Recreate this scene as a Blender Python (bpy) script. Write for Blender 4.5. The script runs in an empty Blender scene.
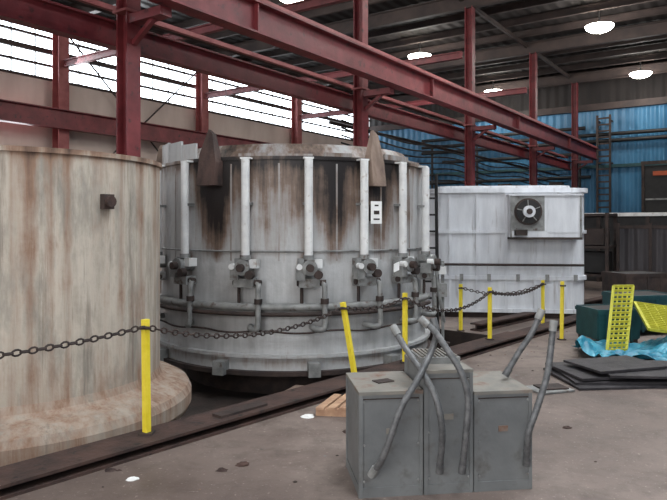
import bpy, math, random
from mathutils import Vector, Matrix
random.seed(7)
scene = bpy.context.scene
try:
    scene.view_settings.view_transform = 'Standard'
except Exception:
    pass

# ---------------------------------------------------------------- colours / materials
def lin(c):
    o = []
    for v in c[:3]:
        v = v / 255.0
        o.append(v / 12.92 if v <= 0.04045 else ((v + 0.055) / 1.055) ** 2.4)
    return (o[0], o[1], o[2], 1.0)

def ramp(nt, fac, stops):
    r = nt.nodes.new('ShaderNodeValToRGB')
    e = r.color_ramp.elements
    e[0].position, e[0].color = stops[0][0], stops[0][1]
    e[1].position, e[1].color = stops[-1][0], stops[-1][1]
    for p, c in stops[1:-1]:
        n = e.new(p); n.color = c
    nt.links.new(fac, r.inputs[0])
    return r.outputs[0]

def noise(nt, scale=(1, 1, 1), ns=3.0, detail=6.0, rough=0.6, dist=0.0):
    tc = nt.nodes.new('ShaderNodeTexCoord')
    mp = nt.nodes.new('ShaderNodeMapping')
    mp.inputs['Scale'].default_value = scale
    nt.links.new(tc.outputs['Object'], mp.inputs[0])
    n = nt.nodes.new('ShaderNodeTexNoise')
    n.inputs['Scale'].default_value = ns
    n.inputs['Detail'].default_value = detail
    n.inputs['Roughness'].default_value = rough
    n.inputs['Distortion'].default_value = dist
    nt.links.new(mp.outputs[0], n.inputs['Vector'])
    return n.outputs['Fac']

def mixc(nt, fac, a, b, blend='MIX'):
    m = nt.nodes.new('ShaderNodeMix')
    m.data_type = 'RGBA'; m.blend_type = blend
    if isinstance(fac, float): m.inputs[0].default_value = fac
    else: nt.links.new(fac, m.inputs[0])
    for i, s in ((6, a), (7, b)):
        if isinstance(s, tuple): m.inputs[i].default_value = s
        else: nt.links.new(s, m.inputs[i])
    return m.outputs[2]

def math_n(nt, op, a, b=0.0, clamp=False):
    m = nt.nodes.new('ShaderNodeMath'); m.operation = op; m.use_clamp = clamp
    for i, s in ((0, a), (1, b)):
        if isinstance(s, (int, float)): m.inputs[i].default_value = s
        else: nt.links.new(s, m.inputs[i])
    return m.outputs[0]

def base_mat(name, rough=0.7, metal=0.0):
    m = bpy.data.materials.new(name); m.use_nodes = True
    nt = m.node_tree; b = nt.nodes['Principled BSDF']
    b.inputs['Roughness'].default_value = rough
    b.inputs['Metallic'].default_value = metal
    return m, nt, b

def noisy(name, c1, c2, scale=(1, 1, 1), ns=4.0, rough=0.7, metal=0.0, bump=0.1, c3=None, c3scale=(1, 1, 1), c3ns=9.0, c3lo=0.58, c3hi=0.68, lo=0.35, hi=0.65):
    m, nt, b = base_mat(name, rough, metal)
    f = noise(nt, scale, ns)
    col = ramp(nt, f, [(lo, lin(c1)), (hi, lin(c2))])
    if c3 is not None:
        f2 = noise(nt, c3scale, c3ns, 5)
        g = ramp(nt, f2, [(c3lo, (0, 0, 0, 1)), (c3hi, (1, 1, 1, 1))])
        col = mixc(nt, g, col, lin(c3))
    nt.links.new(col, b.inputs['Base Color'])
    if bump:
        bp = nt.nodes.new('ShaderNodeBump'); bp.inputs['Strength'].default_value = bump
        bp.inputs['Distance'].default_value = 0.02
        nf = noise(nt, (1, 1, 1), 25, 4)
        nt.links.new(nf, bp.inputs['Height']); nt.links.new(bp.outputs[0], b.inputs['Normal'])
    return m

def emis(name, c, s):
    m = bpy.data.materials.new(name); m.use_nodes = True
    nt = m.node_tree; b = nt.nodes['Principled BSDF']
    b.inputs['Base Color'].default_value = lin(c)
    b.inputs['Emission Color'].default_value = lin(c)
    b.inputs['Emission Strength'].default_value = s
    return m

def rust_mat(name, clean1, clean2, mid, dark, rough=0.6, metal=0.0, patch=None, patch2=None):
    """clean paint overlaid with staining driven by a per-vertex 'rust' value and streaky noise"""
    m, nt, b = base_mat(name, rough, metal)
    s1 = noise(nt, (7, 7, 0.5), 1.6, 7, 0.65)
    blot = noise(nt, (1, 1, 1), 2.6, 7, 0.65)
    clean = ramp(nt, math_n(nt, 'ADD', math_n(nt, 'MULTIPLY', s1, 0.5), math_n(nt, 'MULTIPLY', blot, 0.5)), [(0.38, lin(clean1)), (0.6, lin(clean2))])
    if patch:
        pf = ramp(nt, noise(nt, (2.6, 2.6, 0.7), 1.5, 8, 0.7), [(0.46, (0, 0, 0, 1)), (0.62, (.85, .85, .85, 1))])
        clean = mixc(nt, pf, clean, lin(patch))
    if patch2:
        pf = ramp(nt, noise(nt, (9, 9, 0.45), 1.1, 8, 0.75), [(0.52, (0, 0, 0, 1)), (0.66, (.8, .8, .8, 1))])
        clean = mixc(nt, pf, clean, lin(patch2))
    at = nt.nodes.new('ShaderNodeAttribute'); at.attribute_name = 'rust'
    fac = math_n(nt, 'ADD', at.outputs['Fac'], math_n(nt, 'MULTIPLY', math_n(nt, 'SUBTRACT', s1, 0.5), 1.2), False)
    fac = math_n(nt, 'ADD', fac, math_n(nt, 'MULTIPLY', math_n(nt, 'SUBTRACT', blot, 0.5), 0.9), True)
    g = ramp(nt, fac, [(0.14, (0, 0, 0, 1)), (0.56, (1, 1, 1, 1))])
    g2 = ramp(nt, fac, [(0.54, (0, 0, 0, 1)), (0.95, (1, 1, 1, 1))])
    c = mixc(nt, g, clean, lin(mid))
    c = mixc(nt, g2, c, lin(dark))
    nt.links.new(c, b.inputs['Base Color'])
    bp = nt.nodes.new('ShaderNodeBump'); bp.inputs['Strength'].default_value = 0.25; bp.inputs['Distance'].default_value = 0.02
    nt.links.new(noise(nt, (1, 1, 1), 14, 5), bp.inputs['Height']); nt.links.new(bp.outputs[0], b.inputs['Normal'])
    return m

def corrugated(name, c1, c2, direction, freq, rough=0.6, strength=0.5):
    m, nt, b = base_mat(name, rough)
    f = noise(nt, (1, 1, 0.3), 1.2, 6)
    col = ramp(nt, f, [(0.35, lin(c1)), (0.65, lin(c2))])
    nt.links.new(col, b.inputs['Base Color'])
    tc = nt.nodes.new('ShaderNodeTexCoord')
    vm = nt.nodes.new('ShaderNodeVectorMath'); vm.operation = 'DOT_PRODUCT'
    vm.inputs[1].default_value = direction
    nt.links.new(tc.outputs['Object'], vm.inputs[0])
    s = math_n(nt, 'SINE', math_n(nt, 'MULTIPLY', vm.outputs['Value'], freq))
    bp = nt.nodes.new('ShaderNodeBump'); bp.inputs['Strength'].default_value = strength; bp.inputs['Distance'].default_value = 0.05
    nt.links.new(s, bp.inputs['Height']); nt.links.new(bp.outputs[0], b.inputs['Normal'])
    return m

# hall frame: s runs along the building, t towards the left wall
CA, SA = 0.824, 0.566
def hp(s, t, z=0.0):
    return Vector((SA * s - CA * t, CA * s + SA * t, z))
HS = Vector((SA, CA, 0)); HT = Vector((-CA, SA, 0)); UP = Vector((0, 0, 1))

M = {}
M['red'] = noisy('red_steel_paint', (94, 32, 36), (124, 50, 54), ns=3, rough=0.5, c3=(70, 34, 34))
M['redpale'] = noisy('faded_red_paint', (132, 68, 68), (160, 94, 92), ns=3, rough=0.6)
M['beige'] = corrugated('beige_wall_panel', (196, 178, 168), (214, 198, 188), tuple(HS), 9.0, 0.7, 0.25)
M['blue'] = corrugated('blue_wall_cladding', (42, 94, 128), (66, 126, 164), tuple(HT), 22.0, 0.5, 0.6)
M['roof'] = corrugated('roof_deck', (28, 23, 22), (40, 34, 32), tuple(HT), 18.0, 0.8, 0.5)
M['roofsteel'] = noisy('roof_steel', (46, 37, 35), (68, 55, 51), ns=2, rough=0.7)
M['tank1'] = rust_mat('stained_concrete_shell', (168, 157, 144), (206, 196, 182), (142, 114, 96), (84, 65, 56), 0.85, 0.0, (140, 135, 126), (118, 107, 96))
M['tank2'] = rust_mat('silver_furnace_paint', (164, 164, 164), (194, 194, 194), (120, 101, 89), (34, 28, 27), 0.5, 0.1)
M['tank3'] = noisy('white_tank_paint', (198, 200, 205), (220, 222, 226), (3, 3, 0.6), 2, 0.5, 0.0, 0.1, c3=(128, 116, 108), c3scale=(5, 5, 0.5), c3ns=2.0, c3lo=0.6, c3hi=0.8)
M['white'] = noisy('white_tube_paint', (206, 206, 206), (228, 228, 226), ns=5, rough=0.5, c3=(150, 132, 118), c3lo=0.6, c3hi=0.75)
M['grey'] = noisy('grey_machine_paint', (112, 113, 112), (146, 146, 144), ns=8, rough=0.5, c3=(84, 70, 62))
M['dark'] = noisy('dark_rusty_steel', (38, 31, 30), (66, 52, 47), ns=5, rough=0.75, bump=0.3)
M['soot'] = noisy('sooty_rust_steel', (46, 36, 34), (84, 64, 58), (1, 1, .4), ns=6, rough=0.75, bump=0.3)
M['tan'] = noisy('heat_stained_steel', (104, 86, 76), (148, 128, 114), (1, 1, .4), ns=6, rough=0.7, bump=0.3)
M['rust'] = noisy('rusty_beam', (46, 34, 32), (78, 57, 50), ns=4, rough=0.8, bump=0.4, c3=(36, 28, 27))
M['black'] = noisy('black_paint', (18, 17, 18), (34, 32, 32), ns=6, rough=0.6)
M['yellow'] = noisy('yellow_safety_paint', (228, 204, 40), (244, 222, 70), ns=10, rough=0.5, c3=(150, 120, 40), c3lo=0.64, c3hi=0.74)
M['yellowgreen'] = noisy('yellow_green_paint', (160, 158, 40), (190, 186, 60), ns=10, rough=0.6)
M['cab'] = noisy('cabinet_grey_paint', (102, 104, 105), (120, 122, 122), ns=3, rough=0.5, c3=(88, 84, 80), c3ns=7, c3lo=0.58, c3hi=0.78)
M['cabtop'] = noisy('cabinet_top_dusty', (114, 112, 107), (136, 130, 121), ns=5, rough=0.75, c3=(112, 82, 68), c3ns=5, c3lo=.55, c3hi=.7)
M['flex'] = noisy('flex_conduit', (80, 81, 82), (112, 112, 113), ns=20, rough=0.5, metal=0.2)
M['teal'] = noisy('teal_paint', (20, 58, 64), (32, 78, 82), ns=5, rough=0.5)
M['tarp'] = noisy('blue_tarp_plastic', (28, 108, 134), (58, 146, 168), ns=6, rough=0.4, bump=0.2)
M['wood'] = noisy('pallet_wood', (158, 122, 98), (196, 160, 130), (1, 1, 1), 8, 0.8)
M['mat'] = noisy('black_rubber_mat', (40, 37, 40), (64, 60, 62), ns=7, rough=0.7, bump=0.4)
M['paper'] = noisy('paper', (228, 228, 226), (240, 240, 238), ns=3, rough=0.8, bump=0)
M['screen'] = corrugated('dark_screen', (48, 46, 50), (76, 72, 74), tuple(HT), 30.0, 0.7, 0.6)
M['glass'] = emis('daylit_window_glass', (230, 240, 248), 6.5)
M['lamp'] = emis('lamp_glow', (255, 250, 240), 30.0)
M['orange'] = noisy('orange_paint', (150, 66, 40), (176, 84, 50), ns=3)

# floor material
def floor_mat():
    m, nt, b = base_mat('worn_concrete_floor', 0.75)
    a = noise(nt, (1, 1, 1), 0.6, 9, 0.68, 0.3)
    c = ramp(nt, a, [(0.32, lin((92, 79, 73))), (0.5, lin((116, 102, 95))), (0.68, lin((140, 127, 119)))])
    f2 = noise(nt, (1, 1, 1), 4.0, 9, 0.75)
    c = mixc(nt, ramp(nt, f2, [(0.48, (0, 0, 0, 1)), (0.75, (.85, .85, .85, 1))]), c, lin((76, 64, 59)))
    f3 = noise(nt, (1, 1, 1), 1.1, 7, 0.65, 0.8)
    c = mixc(nt, ramp(nt, f3, [(0.48, (0, 0, 0, 1)), (0.68, (.65, .65, .65, 1))]), c, lin((72, 61, 57)))
    f4 = noise(nt, (1, 1, 1), 40.0, 3, 0.5)
    c = mixc(nt, ramp(nt, f4, [(0.64, (0, 0, 0, 1)), (0.74, (.6, .6, .6, 1))]), c, lin((168, 154, 146)))
    nt.links.new(c, b.inputs['Base Color'])
    nt.links.new(ramp(nt, a, [(0.3, (0.45, 0.45, 0.45, 1)), (0.7, (0.8, 0.8, 0.8, 1))]), b.inputs['Roughness'])
    bp = nt.nodes.new('ShaderNodeBump'); bp.inputs['Strength'].default_value = 0.3; bp.inputs['Distance'].default_value = 0.02
    nt.links.new(f2, bp.inputs['Height']); nt.links.new(bp.outputs[0], b.inputs['Normal'])
    return m
M['floor'] = floor_mat()
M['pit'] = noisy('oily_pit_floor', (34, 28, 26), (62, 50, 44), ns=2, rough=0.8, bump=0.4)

# ---------------------------------------------------------------- mesh builder
class MB:
    def __init__(self):
        self.v = []; self.f = []; self.m = []; self.s = []; self.r = []; self.slots = []
    def mi(self, k):
        if k not in self.slots: self.slots.append(k)
        return self.slots.index(k)
    def add(self, vs, fs, k, smooth=False, rust=None):
        o = len(self.v); self.v += [Vector(p) for p in vs]
        self.r += rust if rust else [0.0] * len(vs)
        i = self.mi(k)
        for f in fs:
            self.f.append([o + a for a in f]); self.m.append(i); self.s.append(smooth)
    def box(self, c, size, k, x=Vector((1, 0, 0)), y=None, z=Vector((0, 0, 1)), rust=0.0):
        x = Vector(x).normalized(); z = Vector(z).normalized()
        if y is None: y = z.cross(x).normalized()
        c = Vector(c); a, b, d = size[0] / 2, size[1] / 2, size[2] / 2
        vs = [c + x * (a * i) + y * (b * j) + z * (d * l) for l in (-1, 1) for j in (-1, 1) for i in (-1, 1)]
        self.add(vs, [(0, 2, 3, 1), (4, 5, 7, 6), (0, 1, 5, 4), (2, 6, 7, 3), (0, 4, 6, 2), (1, 3, 7, 5)], k, False, [rust] * 8)
    def frame(self, p, q, up=UP):
        d = (Vector(q) - Vector(p)); L = d.length; d.normalize()
        up = Vector(up)
        if abs(d.dot(up)) > 0.98: up = HS if abs(d.dot(HS)) < 0.9 else HT
        side = d.cross(up).normalized(); u = side.cross(d).normalized()
        return d, side, u, L
    def beam(self, p, q, w, h, k, up=UP):
        d, side, u, L = self.frame(p, q, up)
        self.box((Vector(p) + Vector(q)) / 2, (L, w, h), k, d, side, u)
    def ibeam(self, p, q, w, h, k, up=UP, t=0.025):
        d, side, u, L = self.frame(p, q, up); c = (Vector(p) + Vector(q)) / 2
        self.box(c + u * (h / 2 - t / 2), (L, w, t), k, d, side, u)
        self.box(c - u * (h / 2 - t / 2), (L, w, t), k, d, side, u)
        self.box(c, (L, t, h - 2 * t), k, d, side, u)
    def cyl(self, p, q, r, k, seg=16, r2=None, caps=True):
        if r2 is None: r2 = r
        d, a, b, L = self.frame(p, q); p = Vector(p); q = Vector(q)
        ring = lambda c, rr: [c + (a * math.cos(2 * math.pi * i / seg) + b * math.sin(2 * math.pi * i / seg)) * rr for i in range(seg)]
        A, B = ring(p, r), ring(q, r2)
        self.add(A + B, [(i, (i + 1) % seg, seg + (i + 1) % seg, seg + i) for i in range(seg)], k, True)
        if caps:
            self.add(A, [tuple(range(seg))], k); self.add(B, [tuple(reversed(range(seg)))], k)
    def tube(self, pts, r, k, seg=8, sub=6, ridge=0.0):
        P = [Vector(p) for p in pts]; path = []
        if len(P) > 2 and sub > 1:
            Q = [P[0] * 2 - P[1]] + P + [P[-1] * 2 - P[-2]]
            for i in range(1, len(Q) - 2):
                for j in range(sub):
                    t = j / sub; p0, p1, p2, p3 = Q[i - 1], Q[i], Q[i + 1], Q[i + 2]
                    path.append(0.5 * ((2 * p1) + (p2 - p0) * t + (2 * p0 - 5 * p1 + 4 * p2 - p3) * t * t + (3 * p1 - p0 - 3 * p2 + p3) * t ** 3))
            path.append(P[-1])
        else: path = P
        vs = []; prev = None; n = len(path)
        for i, p in enumerate(path):
            d = (path[min(i + 1, n - 1)] - path[max(i - 1, 0)]).normalized()
            if prev is None:
                ref = UP if abs(d.z) < 0.9 else Vector((1, 0, 0)); a = d.cross(ref).normalized()
            else: a = (prev - d * prev.dot(d)).normalized()
            prev = a; b = d.cross(a); rr = r * (1 + ridge * (i % 2))
            vs += [p + (a * math.cos(2 * math.pi * j / seg) + b * math.sin(2 * math.pi * j / seg)) * rr for j in range(seg)]
        fs = [(i * seg + j, i * seg + (j + 1) % seg, (i + 1) * seg + (j + 1) % seg, (i + 1) * seg + j) for i in range(n - 1) for j in range(seg)]
        self.add(vs, fs, k, True)
        self.add(vs[:seg], [tuple(reversed(range(seg)))], k); self.add(vs[-seg:], [tuple(range(seg))], k)
    def revolve(self, c, prof, k, seg=96, fn=None, smooth=True, zsub=0.0, a0=0.0, a1=360.0):
        """each profile span is its own strip so edges stay crisp; phi=0 faces -Y"""
        c = Vector(c); full = abs(a1 - a0) >= 360
        n = seg if full else seg + 1
        for (r0, z0), (r1, z1) in zip(prof[:-1], prof[1:]):
            L = math.hypot(r1 - r0, z1 - z0); m = max(1, int(L / zsub)) if zsub else 1
            vs = []; ru = []
            for i in range(m + 1):
                t = i / m; r = r0 + (r1 - r0) * t; z = z0 + (z1 - z0) * t
                for j in range(n):
                    ph = math.radians(a0 + (a1 - a0) * j / seg)
                    vs.append(c + Vector((r * math.sin(ph), -r * math.cos(ph), z)))
                    pd = math.degrees(ph); pd = pd - 360 if pd > 180 else pd
                    ru.append(fn(pd, z, r) if fn else 0.0)
            fs = []
            for i in range(m):
                for j in range(seg):
                    j2 = (j + 1) % n
                    fs.append((i * n + j, i * n + j2, (i + 1) * n + j2, (i + 1) * n + j))
            self.add(vs, fs, k, smooth, ru)
    def rbox(self, c, x, y, a, b, r, z0, z1, k, cseg=6, cap=True):
        """rounded-corner rectangular shell, half sizes a,b, corner radius r"""
        c = Vector(c); x = Vector(x); y = Vector(y); ring = []
        for cx, cy, st in ((a - r, b - r, 0), (-a + r, b - r, 90), (-a + r, -b + r, 180), (a - r, -b + r, 270)):
            for i in range(cseg + 1):
                an = math.radians(st + 90 * i / cseg); ring.append((cx + r * math.cos(an), cy + r * math.sin(an)))
        n = len(ring)
        lo = [c + x * p + y * q + UP * z0 for p, q in ring]; hi = [c + x * p + y * q + UP * z1 for p, q in ring]
        self.add(lo + hi, [(i, (i + 1) % n, n + (i + 1) % n, n + i) for i in range(n)], k, False)
        if cap:
            self.add(hi, [tuple(range(n))], k); self.add(lo, [tuple(reversed(range(n)))], k)
    def build(self, name):
        lo = Vector((min(p.x for p in self.v), min(p.y for p in self.v), min(p.z for p in self.v)))
        hi = Vector((max(p.x for p in self.v), max(p.y for p in self.v), max(p.z for p in self.v)))
        o = Vector(((lo.x + hi.x) / 2, (lo.y + hi.y) / 2, lo.z))
        me = bpy.data.meshes.new(name)
        me.from_pydata([tuple(p - o) for p in self.v], [], self.f)
        for k in self.slots: me.materials.append(M[k])
        me.polygons.foreach_set('material_index', self.m)
        me.polygons.foreach_set('use_smooth', self.s)
        at = me.attributes.new('rust', 'FLOAT', 'POINT'); at.data.foreach_set('value', self.r)
        me.update()
        ob = bpy.data.objects.new(name, me); ob.location = o
        scene.collection.objects.link(ob)
        return ob

def rad(c, ph, r, z):
    a = math.radians(ph); return Vector((c[0] + r * math.sin(a), c[1] - r * math.cos(a), z))
def nrm(ph):
    a = math.radians(ph); return Vector((math.sin(a), -math.cos(a), 0))
def tng(ph):
    a = math.radians(ph); return Vector((math.cos(a), math.sin(a), 0))

# ---------------------------------------------------------------- room shell
BO = Vector((-2.09, 4.0, 0)); BD = Vector((.666, .746, 0)); BN = Vector((-.746, .666, 0))
def bp_(t, n, z=0.0): return BO + BD * t + BN * n + UP * z
PT0, PT1, PN0, PN1, PZ = -5.0, 7.1, 0.14, 5.6, -0.42
f = MB()
def quad(a, b, c, d, k='floor'): f.add([a, b, c, d], [(0, 1, 2, 3)], k)
quad(bp_(-14, -22), bp_(32, -22), bp_(32, PN0), bp_(-14, PN0))
quad(bp_(-14, PN0), bp_(PT0, PN0), bp_(PT0, PN1), bp_(-14, PN1))
quad(bp_(PT1, PN0), bp_(32, PN0), bp_(32, PN1), bp_(PT1, PN1))
quad(bp_(-14, PN1), bp_(32, PN1), bp_(32, 14), bp_(-14, 14))
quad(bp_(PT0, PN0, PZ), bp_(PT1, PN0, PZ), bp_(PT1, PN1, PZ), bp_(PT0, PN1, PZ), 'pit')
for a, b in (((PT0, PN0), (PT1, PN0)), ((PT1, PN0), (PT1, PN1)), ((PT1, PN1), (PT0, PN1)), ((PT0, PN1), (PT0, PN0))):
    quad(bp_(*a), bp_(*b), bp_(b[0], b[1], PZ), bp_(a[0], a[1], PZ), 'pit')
f.build('floor')

T, S1, S0, TR, RZ = 15.9, 26.2, -6.0, -10.0, 7.55
w = MB()
w.beam(hp(S0, T + .1, 2.75), hp(S1, T + .1, 2.75), .2, 5.5, 'beige')
w.beam(hp(S0, T + .1, 7.3), hp(S1, T + .1, 7.3), .2, .6, 'beige')
w.build('wall_left')
w = MB()
w.beam(hp(S0, T + .12, 6.25), hp(S1, T + .12, 6.25), .03, 1.5, 'glass')
for z in (5.52, 5.88, 6.25, 6.62, 6.98):
    w.beam(hp(S0, T - .02, z), hp(S1, T - .02, z), .08, .06 if z != 6.25 else .13, 'roofsteel')
s = S0
while s < S1:
    w.beam(hp(s, T - .02, 5.5), hp(s, T - .02, 7.0), .03, .03, 'grey'); s += .64
w.build('window_1')
w = MB()
w.beam(hp(S1 + .1, T, 3.1), hp(S1 + .1, TR, 3.1), .2, 6.2, 'blue')
w.beam(hp(S1 + .1, T, 6.9), hp(S1 + .1, TR, 6.9), .2, 1.4, 'roof')
w.beam(hp(S1 - .08, T, 6.2), hp(S1 - .08, TR, 6.2), .16, .25, 'roofsteel')
w.beam(hp(S1 - .08, T, 3.9), hp(S1 - .08, TR, 3.9), .1, .12, 'teal')
w.build('wall_back')
w = MB()
w.beam(hp(S0, TR - .1, 3.77), hp(S1, TR - .1, 3.77), .2, RZ, 'blue')
w.build('wall_right')
w = MB()
w.box((hp((S0 + S1) / 2, (T + TR) / 2, RZ + .05)), (S1 - S0 + .4, T - TR + .4, .1), 'roof', HS, HT, UP)
w.build('ceiling')
# roof framing
w = MB()
s = 0.0
while s < 26:
    w.ibeam(hp(s, T, 7.42), hp(s, TR, 7.42), .1, .2, 'roofsteel')
    s += 1.28
for t in (12, 6.4, 1.4, -4):
    w.beam(hp(S0, t, 7.28), hp(S1, t, 7.28), .08, .1, 'roofsteel')
w.build('roof_joists')
for i, s in enumerate((4.8, 9.9, 15, 20.1, 25.2)):
    w = MB()
    w.ibeam(hp(s, T - .1, 7.2), hp(s, TR, 7.2), .16, .36, 'roofsteel')
    w.build('roof_rafter')

# columns of the crane runway
for s in (4.8, 9.9, 15, 20.1, 25.2):
    w = MB()
    w.ibeam(hp(s, 6.2, 0.0), hp(s, 6.2, 7.05), .19, .2, 'red', up=HT)
    w.box(hp(s, 6.2, .015), (.36, .36, .03), 'dark', HS)
    w.box(hp(s, 5.85, 4.02), (.16, .6, .1), 'red', HS)      # bracket carrying the girder
    w.beam(hp(s, 6.1, 3.75), hp(s, 5.75, 3.98), .06, .05, 'red')
    w.box(hp(s, 6.2, 4.12), (.26, .24, .03), 'redpale', HS)
    w.build('steel_column')
for s in (-.3, 4.8, 9.9, 15, 20.1, 25.2):
    w = MB()
    w.ibeam(hp(s, T - .32, 0), hp(s, T - .32, 7.1), .3, .3, 'redpale', up=HT)
    w.box(hp(s, T - .32, .015), (.45, .45, .03), 'dark', HS)
    w.build('wall_column')
w = MB()
w.ibeam(hp(-5, 5.5, 4.3), hp(25.5, 5.5, 4.3), .22, .42, 'red')
w.beam(hp(-5, 5.5, 4.55), hp(25.5, 5.5, 4.55), .07, .09, 'redpale')
s = -4
while s < 25:
    w.box(hp(s, 5.5, 4.3), (.02, .16, .38), 'red', HS); s += 5.1
w.build('crane_girder')
w = MB()
w.ibeam(hp(-5, 6.45, 3.9), hp(25.5, 6.45, 3.9), .16, .3, 'red')
w.beam(hp(-5, 6.55, 4.25), hp(25.5, 6.55, 4.25), .06, .06, 'redpale')
w.build('runway_tie_beam')
w = MB()
w.ibeam(hp(S0, T - .62, 4.4), hp(26, T - .62, 4.4), .25, .5, 'red')
w.build('wall_girt_beam')
w = MB()
w.ibeam(hp(S0, T - .62, 7.1), hp(26, T - .62, 7.1), .25, .36, 'red')
w.build('eave_beam')
for s in (4.8, 9.9, 15, 20.1):
    w = MB()
    w.ibeam(hp(s, 6.4, 5.9), hp(s, T - .5, 5.9), .12, .18, 'red')
    w.build('cross_tie_beam')
# wall bracing rods
w = MB()
for s in (-.3, 9.9):
    w.cyl(hp(s, T - .35, 2.2), hp(s + 5.1, T - .35, 6.9), .025, 'dark', 8)
    w.cyl(hp(s + 5.1, T - .35, 2.2), hp(s, T - .35, 6.9), .025, 'dark', 8)
w.build('wall_bracing_rods')
# overhead pipes and cables
w = MB()
w.cyl(hp(-4, 6.75, 4.3), hp(25.8, 6.75, 4.3), .05, 'dark', 10)
w.cyl(hp(-4, 6.85, 4.05), hp(25.8, 6.85, 4.05), .035, 'dark', 10)
w.cyl(hp(10, 6.95, 3.6), hp(25.8, 6.95, 3.6), .035, 'dark', 10)
for k in range(7):
    z = 3.6 - .14 * k
    w.tube([hp(9.9, 6.62, z), hp(12.5, 6.62, z - .15), hp(15.0, 6.62, z), hp(17.5, 6.62, z - .15), hp(20.1, 6.62, z), hp(23, 6.62, z - .12), hp(25.8, 6.62, z)], .018, 'black', 6)
w.build('overhead_pipe_run')
w = MB()
for z, t0, t1 in ((5.4, 13, 6), (5.1, 13, 1.0), (4.85, 13, 2.8), (4.4, 12, 5.8), (3.5, 15, 5.8)):
    w.cyl(hp(S1 - .25, t0, z), hp(S1 - .25, t1, z), .07, 'black', 8)
for t in (12.5, 10.4, 8.0, 6.2, 2.0):
    w.cyl(hp(S1 - .25, t, 1.0), hp(S1 - .25, t, 5.1), .055, 'black', 8)
for t in (11.4, 9.2, 7.1): w.box(hp(S1 - .2, t, 3.0), (.3, .5, .7), 'dark', HS)
w.build('wall_pipe_run')
w = MB()
for t in (5.05, 5.5):
    w.beam(hp(S1 - .5, t, 1.4), hp(S1 - .5, t, 5.8), .07, .09, 'dark')
z = 1.6
while z < 5.8:
    w.beam(hp(S1 - .5, 5.05, z), hp(S1 - .5, 5.5, z), .05, .06, 'dark'); z += .24
for t in (5.05, 5.5):
    for z in (2, 4, 5.6): w.beam(hp(S1 - .5, t, z), hp(S1 - .02, t, z), .05, .05, 'dark')
w.build('wall_ladder')
# back-wall doorway: black sheet stands in for its shade, orange bar in front
w = MB()
w.box(hp(S1 - .03, 3.1, 2.6), (.06, 1.7, 2.6), 'black', HS)
w.box(hp(S1 - .1, 3.1, 3.95), (.1, 1.9, .12), 'dark', HS)
w.box(hp(S1 - .1, 3.98, 2.6), (.1, .1, 2.7), 'dark', HS)
w.box(hp(S1 - .08, 3.0, 3.55), (.08, 1.3, .16), 'orange', HS)
w.box(hp(S1 - .08, 3.1, 2.6), (.08, 1.6, .06), 'grey', HS)
w.build('door_1')

# ceiling lamps: shallow fixtures close under the joists
for s, t in ((11.6, 9.1), (18, 9.1), (24.4, 9.1), (5.2, 9.1), (18, 3.8), (24.4, 3.8), (11.6, 3.8), (11.6, -2), (18, -2)):
    w = MB(); c = hp(s, t, 0)
    w.cyl(c + UP * 7.5, c + UP * 6.98, .025, 'black', 8)
    w.cyl(c + UP * 7.02, c + UP * 6.93, .12, 'dark', 20, r2=.3)
    for j in range(5):
        a0, a1 = j * math.pi / 10, (j + 1) * math.pi / 10
        w.cyl(c + UP * (6.93 - .17 * math.sin(a0)), c + UP * (6.93 - .17 * math.sin(a1)), .36 * math.cos(a0), 'lamp', 28, r2=max(.36 * math.cos(a1), .004), caps=False)
    w.build('high_bay_lamp')
    l = bpy.data.lights.new('lamp_light', 'POINT'); l.energy = 110; l.shadow_soft_size = .2; l.color = (1, .98, .94)
    lo = bpy.data.objects.new('lamp_light', l); lo.location = c + UP * 6.35; scene.collection.objects.link(lo)

# ---------------------------------------------------------------- tank 1 (concrete shell)
C1 = (-2.955, 5.93)
def r1(ph, z, r):
    v = .07
    v += .35 * math.exp(-((z - 2.24) / .08) ** 2)
    v += .2 * math.exp(-((z - .2) / .35) ** 2)
    q = min(1, max(0, (z + .4) / 2.2))
    for p, wd, a in ((-12, 4, .35), (12, 3, .28), (26, 1.5, .35), (31, 2.2, .45), (37, 1.5, .3), (43, 2, .4), (55, 3, .25), (64, 2, .35), (76, 3, .4), (90, 4, .35), (99, 3, .3)):
        v += a * math.exp(-((ph - p) / wd) ** 2) * q
    return v
w = MB()
c = Vector((C1[0], C1[1], 0))
w.revolve(c, [(1.5, PZ), (1.5, -.12)], 'tank1', fn=r1, zsub=.1)
w.revolve(c, [(1.5, -.12), (1.57, -.10), (1.60, -.04), (1.60, .07), (1.57, .13), (1.48, .18), (1.36, .21), (1.32, .24), (1.30, .3)], 'tank1', seg=180, fn=lambda p, z, r: .28 + r1(p, z, r) * .5, zsub=.05)
w.revolve(c, [(1.30, .3), (1.30, 2.2), (1.32, 2.2), (1.32, 2.24), (1.12, 2.24), (1.12, 1.6)], 'tank1', seg=240, fn=r1, zsub=.06)
w.revolve(c, [(1.14, 1.7), (.01, 1.7)], 'dark')
w.box(rad(C1, 57, 1.33, 1.84), (.1, .05, .12), 'dark', tng(57))
w.cyl(rad(C1, 57, 1.35, 1.84), rad(C1, 57, 1.39, 1.84), .045, 'rust', 14)
w.build('concrete_tank')

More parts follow.
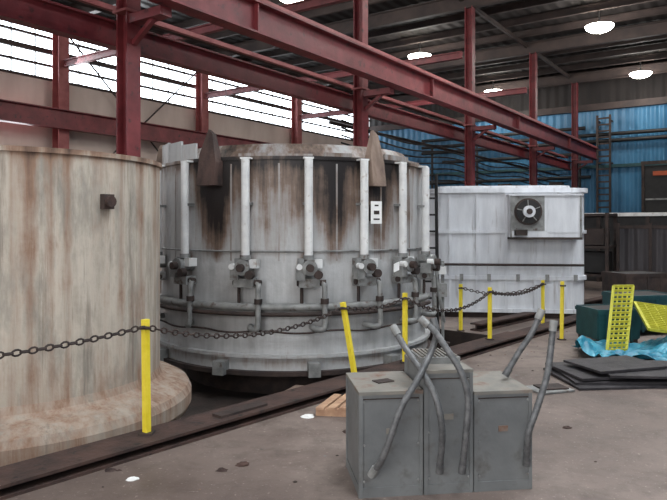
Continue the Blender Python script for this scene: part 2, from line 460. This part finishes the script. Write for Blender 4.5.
# ---------------------------------------------------------------- tank 2 (furnace)
C2 = (-.574, 9.38)
TUBES = (-62, -39, -13.2, 8.3, 28.4, 46.8, 66)
def r2f(ph, z, r):
    k = max(0.0, min(1.0, (z - 1.2) / 1.0))
    v = -.05
    if z > 1.2: v += .12 + .1 * k
    v += .35 * math.exp(-((z - 2.4) / .1) ** 2)
    for p, w0, a in ((-27, 9.5, 1.3), (19, 9, .9), (-4, 9, .42), (37.5, 7, .85), (6, 6, .35), (52, 6, .6), (-48, 5, .12), (-60, 9, -.1)):
        wd = w0 * (.28 + .72 * k ** .8)
        v += a * math.exp(-((ph - p) / wd) ** 2) * (k ** .4)
    for p in TUBES:
        v += .4 * math.exp(-((ph - p) / 3.0) ** 2) * math.exp(-((z - 1.16) / .18) ** 2)
        v += .22 * math.exp(-((ph - p - 4) / 1.6) ** 2) * (1 if .45 < z < 1.1 else 0)
    v += .18 * math.exp(-((z - .64) / .05) ** 2) + .35 * math.exp(-((z - .06) / .08) ** 2)
    return v
w = MB(); c = Vector((C2[0], C2[1], 0))
w.revolve(c, [(1.55, PZ), (1.55, -.1)], 'dark')
w.revolve(c, [(1.55, -.1), (2.0, -.1), (2.0, -.05), (1.93, -.05)], 'dark', seg=128)
w.revolve(c, [(1.93, -.05), (1.93, .1), (1.97, .1), (1.97, .14), (1.9, .14), (1.9, .62), (1.93, .62), (1.93, .66), (1.88, .66), (1.88, 2.42), (1.9, 2.42), (1.9, 2.46), (1.7, 2.46)], 'tank2', seg=240, fn=r2f, zsub=.05)
# raised inner hood: sloped collar
w.revolve(c, [(1.74, 2.44), (1.6, 2.64), (1.52, 2.64), (1.48, 2.45)], 'tank2', seg=128, fn=lambda p, z, r: .55 + .2 * math.sin(p * .2), zsub=.06)
w.revolve(c, [(1.54, 2.52), (.9, 2.64), (.01, 2.66)], 'tan')
# raised lip plates on top of the left side, uneven
for ph, wd, h in ((-78, .5, .3), (-66, .5, .29), (-53, .42, .27), (-42, .3, .22), (-12, .35, .06), (4, .4, .05), (20, .35, .07), (48, .5, .09), (62, .4, .05)):
    w.box(rad(C2, ph, 1.84, 2.44 + h / 2), (wd, .03, h), 'tank2', tng(ph), rust=.12 if ph < -30 else .45)
for ph in (-50, -20, -2, 19, 38, 56):
    w.box(rad(C2, ph, 1.881, 1.8), (.02, .012, 1.15), 'tank2', tng(ph), rust=.4)
# gusset fins with pointed top
for ph, mt, sc in ((-28, 'soot', 1.0), (34, 'tan', .75), (-84, 'tan', .8)):
    n, t = nrm(ph), tng(ph)
    b = rad(C2, ph, 1.88, 0)
    pr = [(-.15 * sc, 2.12), (.15 * sc, 2.12), (.15 * sc, 2.4), (.05, 2.74), (-.03, 2.8), (-.15 * sc, 2.5)]
    lo = [b + t * x + UP * z for x, z in pr]; hi = [b + t * (x * .85) + n * (.05 + .1 * (2.8 - z) / .68) + UP * z for x, z in pr]
    w.add(lo + hi, [(5, 4, 3, 2, 1, 0), (6, 7, 8, 9, 10, 11)] + [(i, (i + 1) % 6, 6 + (i + 1) % 6, 6 + i) for i in range(6)], mt)
for i, ph in enumerate(TUBES):
    n, t = nrm(ph), tng(ph)
    P = lambda a, o, z: rad(C2, ph, 1.88 + o, z) + t * a
    w.cyl(P(0, .1, 1.28), P(0, .1, 2.42), .05, 'white', 18)
    w.box(P(0, .06, 2.43), (.12, .12, .02), 'white', t)
    w.box(P(0, .05, 1.9), (.12, .1, .03), 'grey', t); w.cyl(P(0, .1, 1.3), P(0, .1, 1.25), .065, 'grey', 16)
    # burner head
    w.cyl(P(0, 0, 1.16), P(0, .22, 1.16), .075, 'grey', 18)
    w.cyl(P(0, .2, 1.16), P(0, .23, 1.16), .09, 'grey', 18)
    w.cyl(P(0, .23, 1.16), P(0, .3, 1.16), .045, 'dark', 12)
    w.box(P(-.1, .14, 1.08), (.1, .14, .13), 'grey', t)
    w.box(P(.11, .1, 1.2), (.09, .12, .1), 'white', t)
    w.box(P(-.09, .08, 1.22), (.07, .1, .08), 'grey', t)
    w.box(P(0, .1, .98), (.24, .16, .1), 'grey', t)
    w.cyl(P(-.14, .12, .98), P(.2, .12, .98), .035, 'dark', 12)
    w.cyl(P(.1, .18, 1.08), P(.1, .26, 1.08), .05, 'dark', 14)
    w.cyl(P(-.12, .16, 1.17), P(-.12, .24, 1.17), .035, 'white', 12)
    # gas drop pipe with hooked end
    w.tube([P(.12, .12, .98), P(.17, .13, .97), P(.18, .16, .9), P(.18, .17, .6), P(.18, .17, .5)], .032, 'grey', 10)
    w.cyl(P(.18, .16, .8), P(.18, .16, .74), .048, 'dark', 12)
    w.tube([P(.18, .17, .52), P(.17, .17, .46), P(.12, .15, .44), P(.06, .1, .45), P(.04, .03, .46)], .036, 'grey', 10)
    w.cyl(P(-.08, .1, .95), P(-.08, .1, .7), .02, 'dark', 8)
# manifold pipes around
for z, r, o in ((.7, .045, .1), (.62, .025, .13)):
    w.tube([rad(C2, p, 1.9 + o, z) for p in range(-86, 67, 4)], r, 'grey' if r > .03 else 'dark', 10, sub=1)
w.tube([rad(C2, p, 1.9 + .1, .42 if (p // 12) % 2 else .4) for p in range(-70, 60, 6)], .012, 'dark', 6)
w.tube([rad(C2, p, 1.9 + .0, 1.34) for p in range(-86, 87, 4)], .012, 'grey', 6, sub=1)
# notices
n, t = nrm(33), tng(33)
w.box(rad(C2, 33, 2.0, 1.8), (.16, .008, .27), 'paper', t)
for dz, ww, hh in ((.085, .35, .018), (.0, .5, .045), (-.08, .55, .018)):
    w.box(rad(C2, 33, 2.006, 1.8 + dz), (.16 * ww, .004, hh), 'dark', t)
w.box(rad(C2, 33, 1.94, 1.8), (.05, .1, .2), 'dark', t)
w.box(rad(C2, 37, 2.2, 1.15), (.09, .005, .1), 'paper', tng(37) + UP * .3)
# lugs on the bottom flange
for ph in (-22, 10, 40, -55):
    w.box(rad(C2, ph, 2.0, -.02), (.14, .16, .16), 'grey', tng(ph))
w.build('furnace_tank')

# ---------------------------------------------------------------- tank 3 (white rectangular)
w = MB()
X3 = Vector((.993, -.12, 0)); Y3 = Vector((.12, .993, 0))
F3 = Vector((3.06, 11.35, 0)); cc = F3 + Y3 * 1.3
w.rbox(cc, X3, Y3, 1.38, 1.26, .3, 0, .1, 'dark')
for z0, z1, g in ((.1, 2.26, 0), (.68, .75, .035), (1.5, 1.56, .035), (2.22, 2.3, .05), (.1, .17, .04)):
    w.rbox(cc, X3, Y3, 1.41 + g, 1.3 + g, .35, z0, z1, 'tank3')
w.rbox(cc, X3, Y3, 1.2, 1.1, .3, 2.3, 2.36, 'tank3')
for xx in (-.98, -.5, 0, .5, .98):
    w.box(cc - Y3 * 1.31 + X3 * xx + UP * 1.2, (.05, .04, 2.1), 'tank3', X3)
    w.box(cc - Y3 * 1.34 + X3 * (xx + .2) + UP * .72, (.06, .04, .12), 'grey', X3)
w.cyl(cc - Y3 * 1.4 - X3 * 1.3 + UP * .95, cc - Y3 * 1.4 + X3 * 1.3 + UP * .95, .022, 'dark', 8)
# burner housing box with round blower opening
bc = F3 + X3 * .62 - Y3 * .12 + UP * 1.8
w.box(bc, (1.18, .36, .72), 'tank3', X3)
w.box(bc + UP * .37, (1.24, .42, .03), 'tank3', X3)
w.box(bc - UP * .38, (1.2, .44, .04), 'dark', X3)
for sx in (-.58, .58): w.box(bc + X3 * sx - Y3 * .19, (.03, .02, .72), 'grey', X3)
w.box(bc - X3 * .3 - Y3 * .185 + UP * .05, (.56, .01, .6), 'grey', X3)
fn_ = -Y3
fc = bc - X3 * .3 + fn_ * .18 + UP * .08
w.cyl(fc, fc + fn_ * .08, .23, 'dark', 28); w.cyl(fc + fn_ * .08, fc + fn_ * .1, .2, 'black', 28)
w.cyl(fc + fn_ * .1, fc + fn_ * .18, .1, 'tank3', 20); w.cyl(fc + fn_ * .18, fc + fn_ * .2, .05, 'dark', 20)
for a in range(5):
    an = a * math.pi / 2.5 + .4
    q = X3 * math.cos(an) + UP * math.sin(an)
    w.beam(fc + fn_ * .11, fc + fn_ * .11 + q * .2, .015, .015, 'grey')
w.box(bc - X3 * .42 + fn_ * .22 - UP * .28, (.2, .1, .1), 'dark')
w.box(bc + X3 * .28 + fn_ * .185, (.5, .01, .56), 'tank3', X3)
w.build('white_tank')

# ladder between the tanks
w = MB()
for x in (1.36, 1.62):
    w.beam(Vector((x, 9.95, 0)), Vector((x, 10.1, 2.45)), .04, .04, 'black')
for k in range(9):
    w.beam(Vector((1.36, 9.96 + .017 * k, .25 + .26 * k)), Vector((1.62, 9.96 + .017 * k, .25 + .26 * k)), .03, .03, 'black')
w.build('steel_ladder')
# pipework standing between tank 2 and 3
w = MB()
w.cyl((1.52, 8.9, 0), (1.52, 8.9, 1.15), .022, 'grey', 10); w.cyl((1.52, 8.9, 0), (1.52, 8.9, .02), .1, 'dark', 16)
w.tube([(1.52, 8.9, 1.1), (1.44, 8.85, 1.12), (1.42, 8.8, .9), (1.47, 8.8, .6), (1.54, 8.9, .3)], .022, 'grey', 8)
w.box((1.5, 8.87, .75), (.13, .12, .18), 'grey'); w.box((1.5, 8.86, 1.02), (.1, .1, .1), 'white')
w.build('valve_stand')

# ---------------------------------------------------------------- beams on the floor
w = MB()
w.ibeam(bp_(-4, -.06, .045), bp_(11.5, -.06, .045), .26, .09, 'rust', t=.02)
w.beam(bp_(-4, .1, -.08), bp_(7.1, .1, -.08), .06, .34, 'rust')
w.box(bp_(1.9, -.06, .1), (.5, .12, .02), 'dark', BD)
w.build('rusty_floor_beam')
w = MB()
w.ibeam(bp_(7.3, .75, .06), bp_(12.5, .55, .06), .2, .12, 'rust')
w.build('rusty_floor_beam')
w = MB()
for a, b in (((1.9, .5), (4.2, .35)), ((2.4, 1.0), (3.6, .3)), ((0.2, .28), (2.4, .3)), ((4.2, .5), (6.6, .25))):
    w.beam(bp_(a[0], a[1], -.36), bp_(b[0], b[1], -.32), .12, .1, 'rust')
w.beam(bp_(2.3, .3, -.12), bp_(3.6, .9, -.2), .14, .05, 'tan')
w.build('pit_timbers')

# ---------------------------------------------------------------- posts and chains
def post(p, q, name='yellow_post'):
    w = MB(); p = Vector(p); q = Vector(q)
    w.beam(p, q, .045, .045, 'yellow')
    w.box(p + Vector((0, 0, .008)), (.1, .1, .016), 'dark')
    w.cyl(q - (q - p).normalized() * .06 + Vector((-.04, -.03, 0)), q - (q - p).normalized() * .06 + Vector((.04, -.03, 0)), .012, 'dark', 8)
    w.build(name)
POSTS = [((-2.69, 3.33, .09), (-2.69, 3.33, .95)), ((-1.395, 4.78, .09), (-1.405, 4.78, .945)), ((.22, 6.56, .09), (.095, 6.54, .86)),
         ((.81, 7.25, .09), (.81, 7.25, .88)), ((2.13, 8.72, .09), (2.13, 8.72, .80)), ((1.98, 9.96, 0), (1.98, 9.96, .73)),
         ((3.37, 10.3, 0), (3.37, 10.3, .76)), ((3.28, 9.2, 0), (3.29, 9.2, .84))]
for a, b in POSTS: post(a, b)
def chain(a, b, sag, name='barrier_chain', L=.07, r=.0075):
    w = MB(); a = Vector(a); b = Vector(b); n = 60
    pts = [a.lerp(b, i / n) - UP * (4 * sag * (i / n) * (1 - i / n)) for i in range(n + 1)]
    acc = [0]
    for i in range(n): acc.append(acc[-1] + (pts[i + 1] - pts[i]).length)
    tot = acc[-1]; k = int(tot / (L * .74)); j = 0
    for i in range(k):
        d = (i + .5) / k * tot
        while acc[j + 1] < d: j += 1
        f_ = (d - acc[j]) / (acc[j + 1] - acc[j]); p = pts[j].lerp(pts[j + 1], f_); t = (pts[j + 1] - pts[j]).normalized()
        side = t.cross(UP).normalized()
        if i % 2: side = t.cross(side).normalized()
        nn = 10; wd = L * .27; vs = []
        o = t.cross(side)
        for q in range(nn):
            an = 2 * math.pi * q / nn
            cx = math.cos(an) * L * .42; sy = math.sin(an) * wd
            rd = (t * math.cos(an) + side * math.sin(an)).normalized()
            for e in range(5):
                be = 2 * math.pi * e / 5
                vs.append(p + t * cx + side * sy + rd * (r * math.cos(be)) + o * (r * math.sin(be)))
        fs = [(q * 5 + e, q * 5 + (e + 1) % 5, ((q + 1) % nn) * 5 + (e + 1) % 5, ((q + 1) % nn) * 5 + e) for q in range(nn) for e in range(5)]
        w.add(vs, fs, 'dark', True)
    w.build(name)
tp = [p[1] for p in POSTS]
dn = lambda p, d=.05: (p[0], p[1] - .03, p[2] - d)
chain(dn(tp[0]), dn(tp[1]), .06)
chain(dn(tp[1]), dn(tp[2]), .16)
chain(dn(tp[2]), dn(tp[3]), .06)
chain(dn(tp[3]), dn(tp[4]), .2)
chain(dn(tp[5]), dn(tp[6]), .13)
chain(dn(tp[4]), dn(tp[6]), .1)

# ---------------------------------------------------------------- electrical cabinets
FX = Vector((.991, .130, 0)); FY = Vector((-.130, .991, 0))
def cab(fl, wdt, dep, h, louver=False):
    w = MB(); fl = Vector(fl)
    P = lambda x, y, z: fl + FX * x + FY * y + UP * z
    w.box(P(wdt / 2, dep / 2, (h - .02) / 2), (wdt - .012, dep - .012, h - .02), 'cab', FX)
    w.box(P(wdt / 2, dep / 2, h - .01), (wdt + .004, dep + .004, .02), 'cabtop', FX)
    w.box(P(wdt / 2, dep / 2, .03), (wdt, dep, .06), 'cab', FX)
    for x in (.012, wdt - .012):
        w.box(P(x, .003, (h - .02) / 2), (.022, .012, h - .02), 'cab', FX)
    for y in (.012, dep - .012):
        w.box(P(.003, y, (h - .02) / 2), (.012, .022, h - .02), 'cab', FX)
    for x in (.03, wdt - .03):
        for z in (.1, h * .5, h - .06):
            w.cyl(P(x, -.008, z), P(x, .0, z), .007, 'grey', 8)
    w.box(P(wdt / 2, .003, h * .93), (wdt - .05, .006, .006), 'dark', FX)
    w.box(P(wdt * .5, .003, h * .62), (.06, .004, .035), 'cabtop', FX)
    if louver:
        w.box(P(wdt * .5, dep * .62, h + .02), (wdt * .85, dep * .55, .04), 'grey', FX)
        for k in range(9):
            w.box(P(wdt * (.14 + .09 * k), dep * .62, h + .045), (.01, dep * .5, .012), 'cabtop', FX)
    return w, P
def hose(w, pts):
    w.tube(pts, .019, 'flex', 10, sub=14, ridge=.14)
    a, b = Vector(pts[0]), Vector(pts[1]); d = (b - a).normalized()
    w.cyl(a - d * .02, a + d * .05, .026, 'grey', 12)
    a, b = Vector(pts[-1]), Vector(pts[-2]); d = (b - a).normalized()
    w.cyl(a - d * .015, a + d * .04, .024, 'flex', 12)
w, P = cab((.155, 3.86, 0), .395, .52, .64)
hose(w, [(.235, 3.84, .16), (.30, 3.77, .3), (.395, 3.76, .57), (.50, 3.83, .72), (.60, 3.95, .86), (.645, 4.0, .98), (.63, 4.02, 1.05)])
w.box(P(.2, .25, .642), (.12, .08, .008), 'dark', FX + FY * .4)
w.build('electrical_cabinet')
w, P = cab((.556, 3.912, 0), .308, .5, .76, True)
hose(w, [(.39, 4.1, .985), (.45, 4.02, .88), (.55, 3.89, .74), (.615, 3.81, .6), (.645, 3.8, .42), (.64, 3.86, .17)])
hose(w, [(.56, 4.02, 1.05), (.62, 3.98, 1.0), (.70, 3.9, .88), (.77, 3.86, .76), (.81, 3.85, .6), (.795, 3.85, .38), (.78, 3.88, .16)])
w.build('electrical_cabinet')
w, P = cab((.87, 3.953, 0), .375, .52, .62)
hose(w, [(1.41, 4.1, 1.02), (1.385, 4.08, .86), (1.34, 4.02, .70), (1.26, 3.96, .52), (1.2, 3.94, .36), (1.2, 3.98, .17)])
hose(w, [(1.40, 4.32, 1.06), (1.33, 4.3, .92), (1.24, 4.28, .8), (1.15, 4.26, .66)])
w.build('electrical_cabinet')

# ---------------------------------------------------------------- right side clutter
w = MB()
s, t0, t1, h = 17.2, -1.2, 3.2, 1.6
w.beam(hp(s, t0, h / 2), hp(s, t1, h / 2), .06, h, 'screen')
w.beam(hp(s, t0, h), hp(s, t1, h), .1, .08, 'dark')
t = t0
while t <= t1 + .01:
    w.beam(hp(s - .05, t, 0), hp(s - .05, t, h + .1), .07, .07, 'dark'); t += .73
w.build('dark_partition_screen')
w = MB()
for t in (3.35, 4.15):
    for s in (16.7, 17.7):
        w.beam(hp(s, t, 0), hp(s, t, 1.95), .08, .08, 'dark')
for z in (.4, 1.1, 1.9):
    w.box(hp(17.2, 3.75, z), (1.1, .9, .06), 'dark', HS)
w.box(hp(17.2, 3.75, .72), (.8, .7, .5), 'black', HS); w.box(hp(17.2, 3.75, 1.36), (.7, .6, .4), 'roofsteel', HS)
w.build('storage_rack')
w = MB()
w.box(hp(20.5, 2.0, .95), (1.4, 6.6, 1.9), 'black', HS)
w.box(hp(19.75, 2.0, 1.95), (.1, 6.7, .1), 'white', HS)
for t in (-1, .3, 1.6, 2.9, 4.2):
    w.box(hp(19.77, t, 1.0), (.06, .1, 2.0), 'dark', HS)
w.build('machine_enclosure')
def bin_(c, sx, sy, h, ang, k):
    w = MB(); x = Vector((math.cos(ang), math.sin(ang), 0)); y = Vector((-x.y, x.x, 0)); c = Vector(c)
    for sgn in (-1, 1):
        w.box(c + x * (sgn * sx / 2) + UP * (h / 2 + .05), (.03, sy, h - .1), k, x)
        w.box(c + y * (sgn * sy / 2) + UP * (h / 2 + .05), (sx, .03, h - .1), k, x)
    w.box(c + UP * .1, (sx, sy, .03), k, x); w.box(c + UP * (h - .02), (sx - .05, sy - .05, .02), 'black', x)
    for i in (-1, 1):
        for j in (-1, 1):
            w.box(c + x * (i * sx * .42) + y * (j * sy * .42) + UP * .045, (.07, .07, .09), 'dark', x)
        w.box(c + y * (i * (sy / 2 + .01)) + UP * (h - .04), (sx + .04, .03, .05), k, x)
    for q in (-.3, 0, .3):
        w.box(c - y * (sy / 2 + .02) + x * (q * sx) + UP * (h / 2), (.04, .02, h - .12), k, x)
    return w
bin_((3.85, 9.0, 0), .6, .55, .5, .15, 'teal').build('steel_bin')
bin_((4.75, 9.9, 0), .8, .7, .6, .2, 'teal').build('steel_bin')
bin_((5.75, 12.2, 0), .9, .7, .75, .2, 'dark').build('steel_bin')
def grating(a, b, c_, d, name):
    w = MB(); a, b, c_, d = map(Vector, (a, b, c_, d))
    for p, q in ((a, b), (b, c_), (c_, d), (d, a)): w.beam(p, q, .035, .035, 'yellowgreen')
    for i in range(1, 14):
        w.beam(a.lerp(d, i / 14), b.lerp(c_, i / 14), .035, .03, 'yellowgreen')
    for i in range(1, 4):
        w.beam(a.lerp(b, i / 4), d.lerp(c_, i / 4), .016, .022, 'yellowgreen')
    w.build(name)
grating((3.4, 7.95, .09), (3.66, 8.0, .09), (3.98, 8.5, .84), (3.7, 8.45, .84), 'yellow_grating')
grating((3.9, 7.9, .36), (4.4, 7.9, .3), (4.5, 8.5, .55), (4.0, 8.5, .62), 'yellow_grating')
# blue tarp
w = MB(); nx, ny = 60, 36; vs = []
for j in range(ny + 1):
    for i in range(nx + 1):
        u, v = i / nx, j / ny
        x = 3.1 + 1.6 * u + .08 * math.sin(9 * v + 4 * u); y = 7.45 + 1.0 * v + .1 * math.sin(9 * u)
        z = .02 + .06 * abs(math.sin(6 * u + 3 * v) * math.cos(5 * v - 3 * u)) + .045 * abs(math.sin(17 * u + 9 * v)) + .03 * abs(math.sin(23 * v - 15 * u)) + .24 * math.exp(-((u - .8) ** 2 + (v - .6) ** 2) / .05) + .16 * math.exp(-((u - .08) ** 2 + (v - .5) ** 2) / .01)
        vs.append((x, y, z))
w.add(vs, [(j * (nx + 1) + i, j * (nx + 1) + i + 1, (j + 1) * (nx + 1) + i + 1, (j + 1) * (nx + 1) + i) for j in range(ny) for i in range(nx)], 'tarp', False)
w.build('blue_tarp')
# stack of dark mats
w = MB()
for k, (x, y, a, sx, sy) in enumerate(((2.98, 6.85, .1, 1.15, .85), (3.0, 6.9, .02, 1.1, .8), (2.95, 6.95, .18, 1.0, .75), (3.35, 6.85, -.1, 1.0, .8), (3.05, 6.95, .3, .85, .6))):
    w.box((x, y, .02 + .03 * k), (sx, sy, .024), 'mat', (math.cos(a), math.sin(a), 0), None, (random.uniform(-.02, .02), random.uniform(-.03, .03), 1))
w.build('rubber_mat_stack')
w = MB()
w.box((2.15, 6.4, .012), (.4, .3, .016), 'grey', (1, .35, 0)); w.box((2.18, 6.42, .028), (.28, .2, .012), 'dark', (1, .2, 0))
w.build('scrap_sheet')
# small wooden pallet piece behind the cabinet
w = MB()
for k in range(4):
    w.beam((-.12 + .1 * k, 5.5, .07), (.04 + .1 * k, 5.95, .07), .07, .018, 'wood')
for k in range(2):
    w.beam((-.15 + .12 * k, 5.56 + .3 * k, .03), (.28 + .12 * k, 5.5 + .3 * k, .03), .05, .06, 'wood')
w.build('wooden_pallet')
# bits of debris
def clod_into(w, c, r, k):
    n = 9; rings = 4; vs = []
    for j in range(rings + 1):
        for i in range(n):
            a = 2 * math.pi * i / n; e = math.pi / 2 * j / rings
            rr = r * math.cos(e) * (1 + random.uniform(-.25, .25)); vs.append((c[0] + rr * math.cos(a), c[1] + rr * .7 * math.sin(a), r * .4 * math.sin(e) * random.uniform(.8, 1.2)))
    w.add(vs, [(j * n + i, j * n + (i + 1) % n, (j + 1) * n + (i + 1) % n, (j + 1) * n + i) for j in range(rings) for i in range(n)], k)
w = MB()
for c_, r in (((-.62, 4.4), .05), ((-.75, 4.3), .04), ((.12, 5.1), .05), ((1.9, 5.2), .04), ((-1.5, 4.3), .04)): clod_into(w, c_, r, 'rust')
for k in range(110):
    t, n = random.uniform(.3, 9.5), -abs(random.gauss(0, 1.0)) - .25
    p = bp_(t, n); clod_into(w, (p.x, p.y), random.uniform(.006, .02), random.choice(('rust', 'dark', 'tan', 'grey')))
w.build('floor_debris')
w = MB(); clod_into(w, (-1.3, 4.15), .04, 'paper'); clod_into(w, (-.22, 5.5), .06, 'paper'); w.build('crumpled_paper')

# ---------------------------------------------------------------- light
wd = bpy.data.worlds.new('world'); scene.world = wd; wd.use_nodes = True
bg = wd.node_tree.nodes['Background']; bg.inputs[0].default_value = (.93, .96, 1, 1); bg.inputs[1].default_value = .8
def area(name, loc, direction, sx, sy, e, col=(1, 1, 1)):
    l = bpy.data.lights.new(name, 'AREA'); l.shape = 'RECTANGLE'; l.size = sx; l.size_y = sy; l.energy = e; l.color = col
    o = bpy.data.objects.new(name, l); o.location = loc
    o.rotation_euler = Vector(direction).to_track_quat('-Z', 'Z').to_euler(); scene.collection.objects.link(o)
area('rear_fill_light', hp(-5.5, 0, 3.4), HS, 12, 5, 640, (1, .985, .97))  # added fill light behind the camera, no door there
area('clerestory_daylight', hp(10, T - 1.2, 6.2), -HT - UP * .45, 28, 1.2, 620, (.9, .95, 1))
for s in (3, 10):
    w = MB(); w.box(hp(s, 0, RZ - .02), (3.2, 5.2, .03), 'glass', HS); w.build('added_glow_panel')  # glowing roof panel added out of view to brighten the hall
    area('panel_fill_light', hp(s, 0, RZ - .1), -UP, 3, 5, 300, (.98, .99, 1))  # added fill light just under the panel

cam = bpy.data.cameras.new('camera'); co = bpy.data.objects.new('camera', cam); scene.collection.objects.link(co)
co.location = (0, 0, 1.65); co.rotation_euler = (math.radians(90), 0, 0)
cam.lens = 34.54; cam.sensor_width = 36; cam.shift_y = -0.0375
scene.camera = co
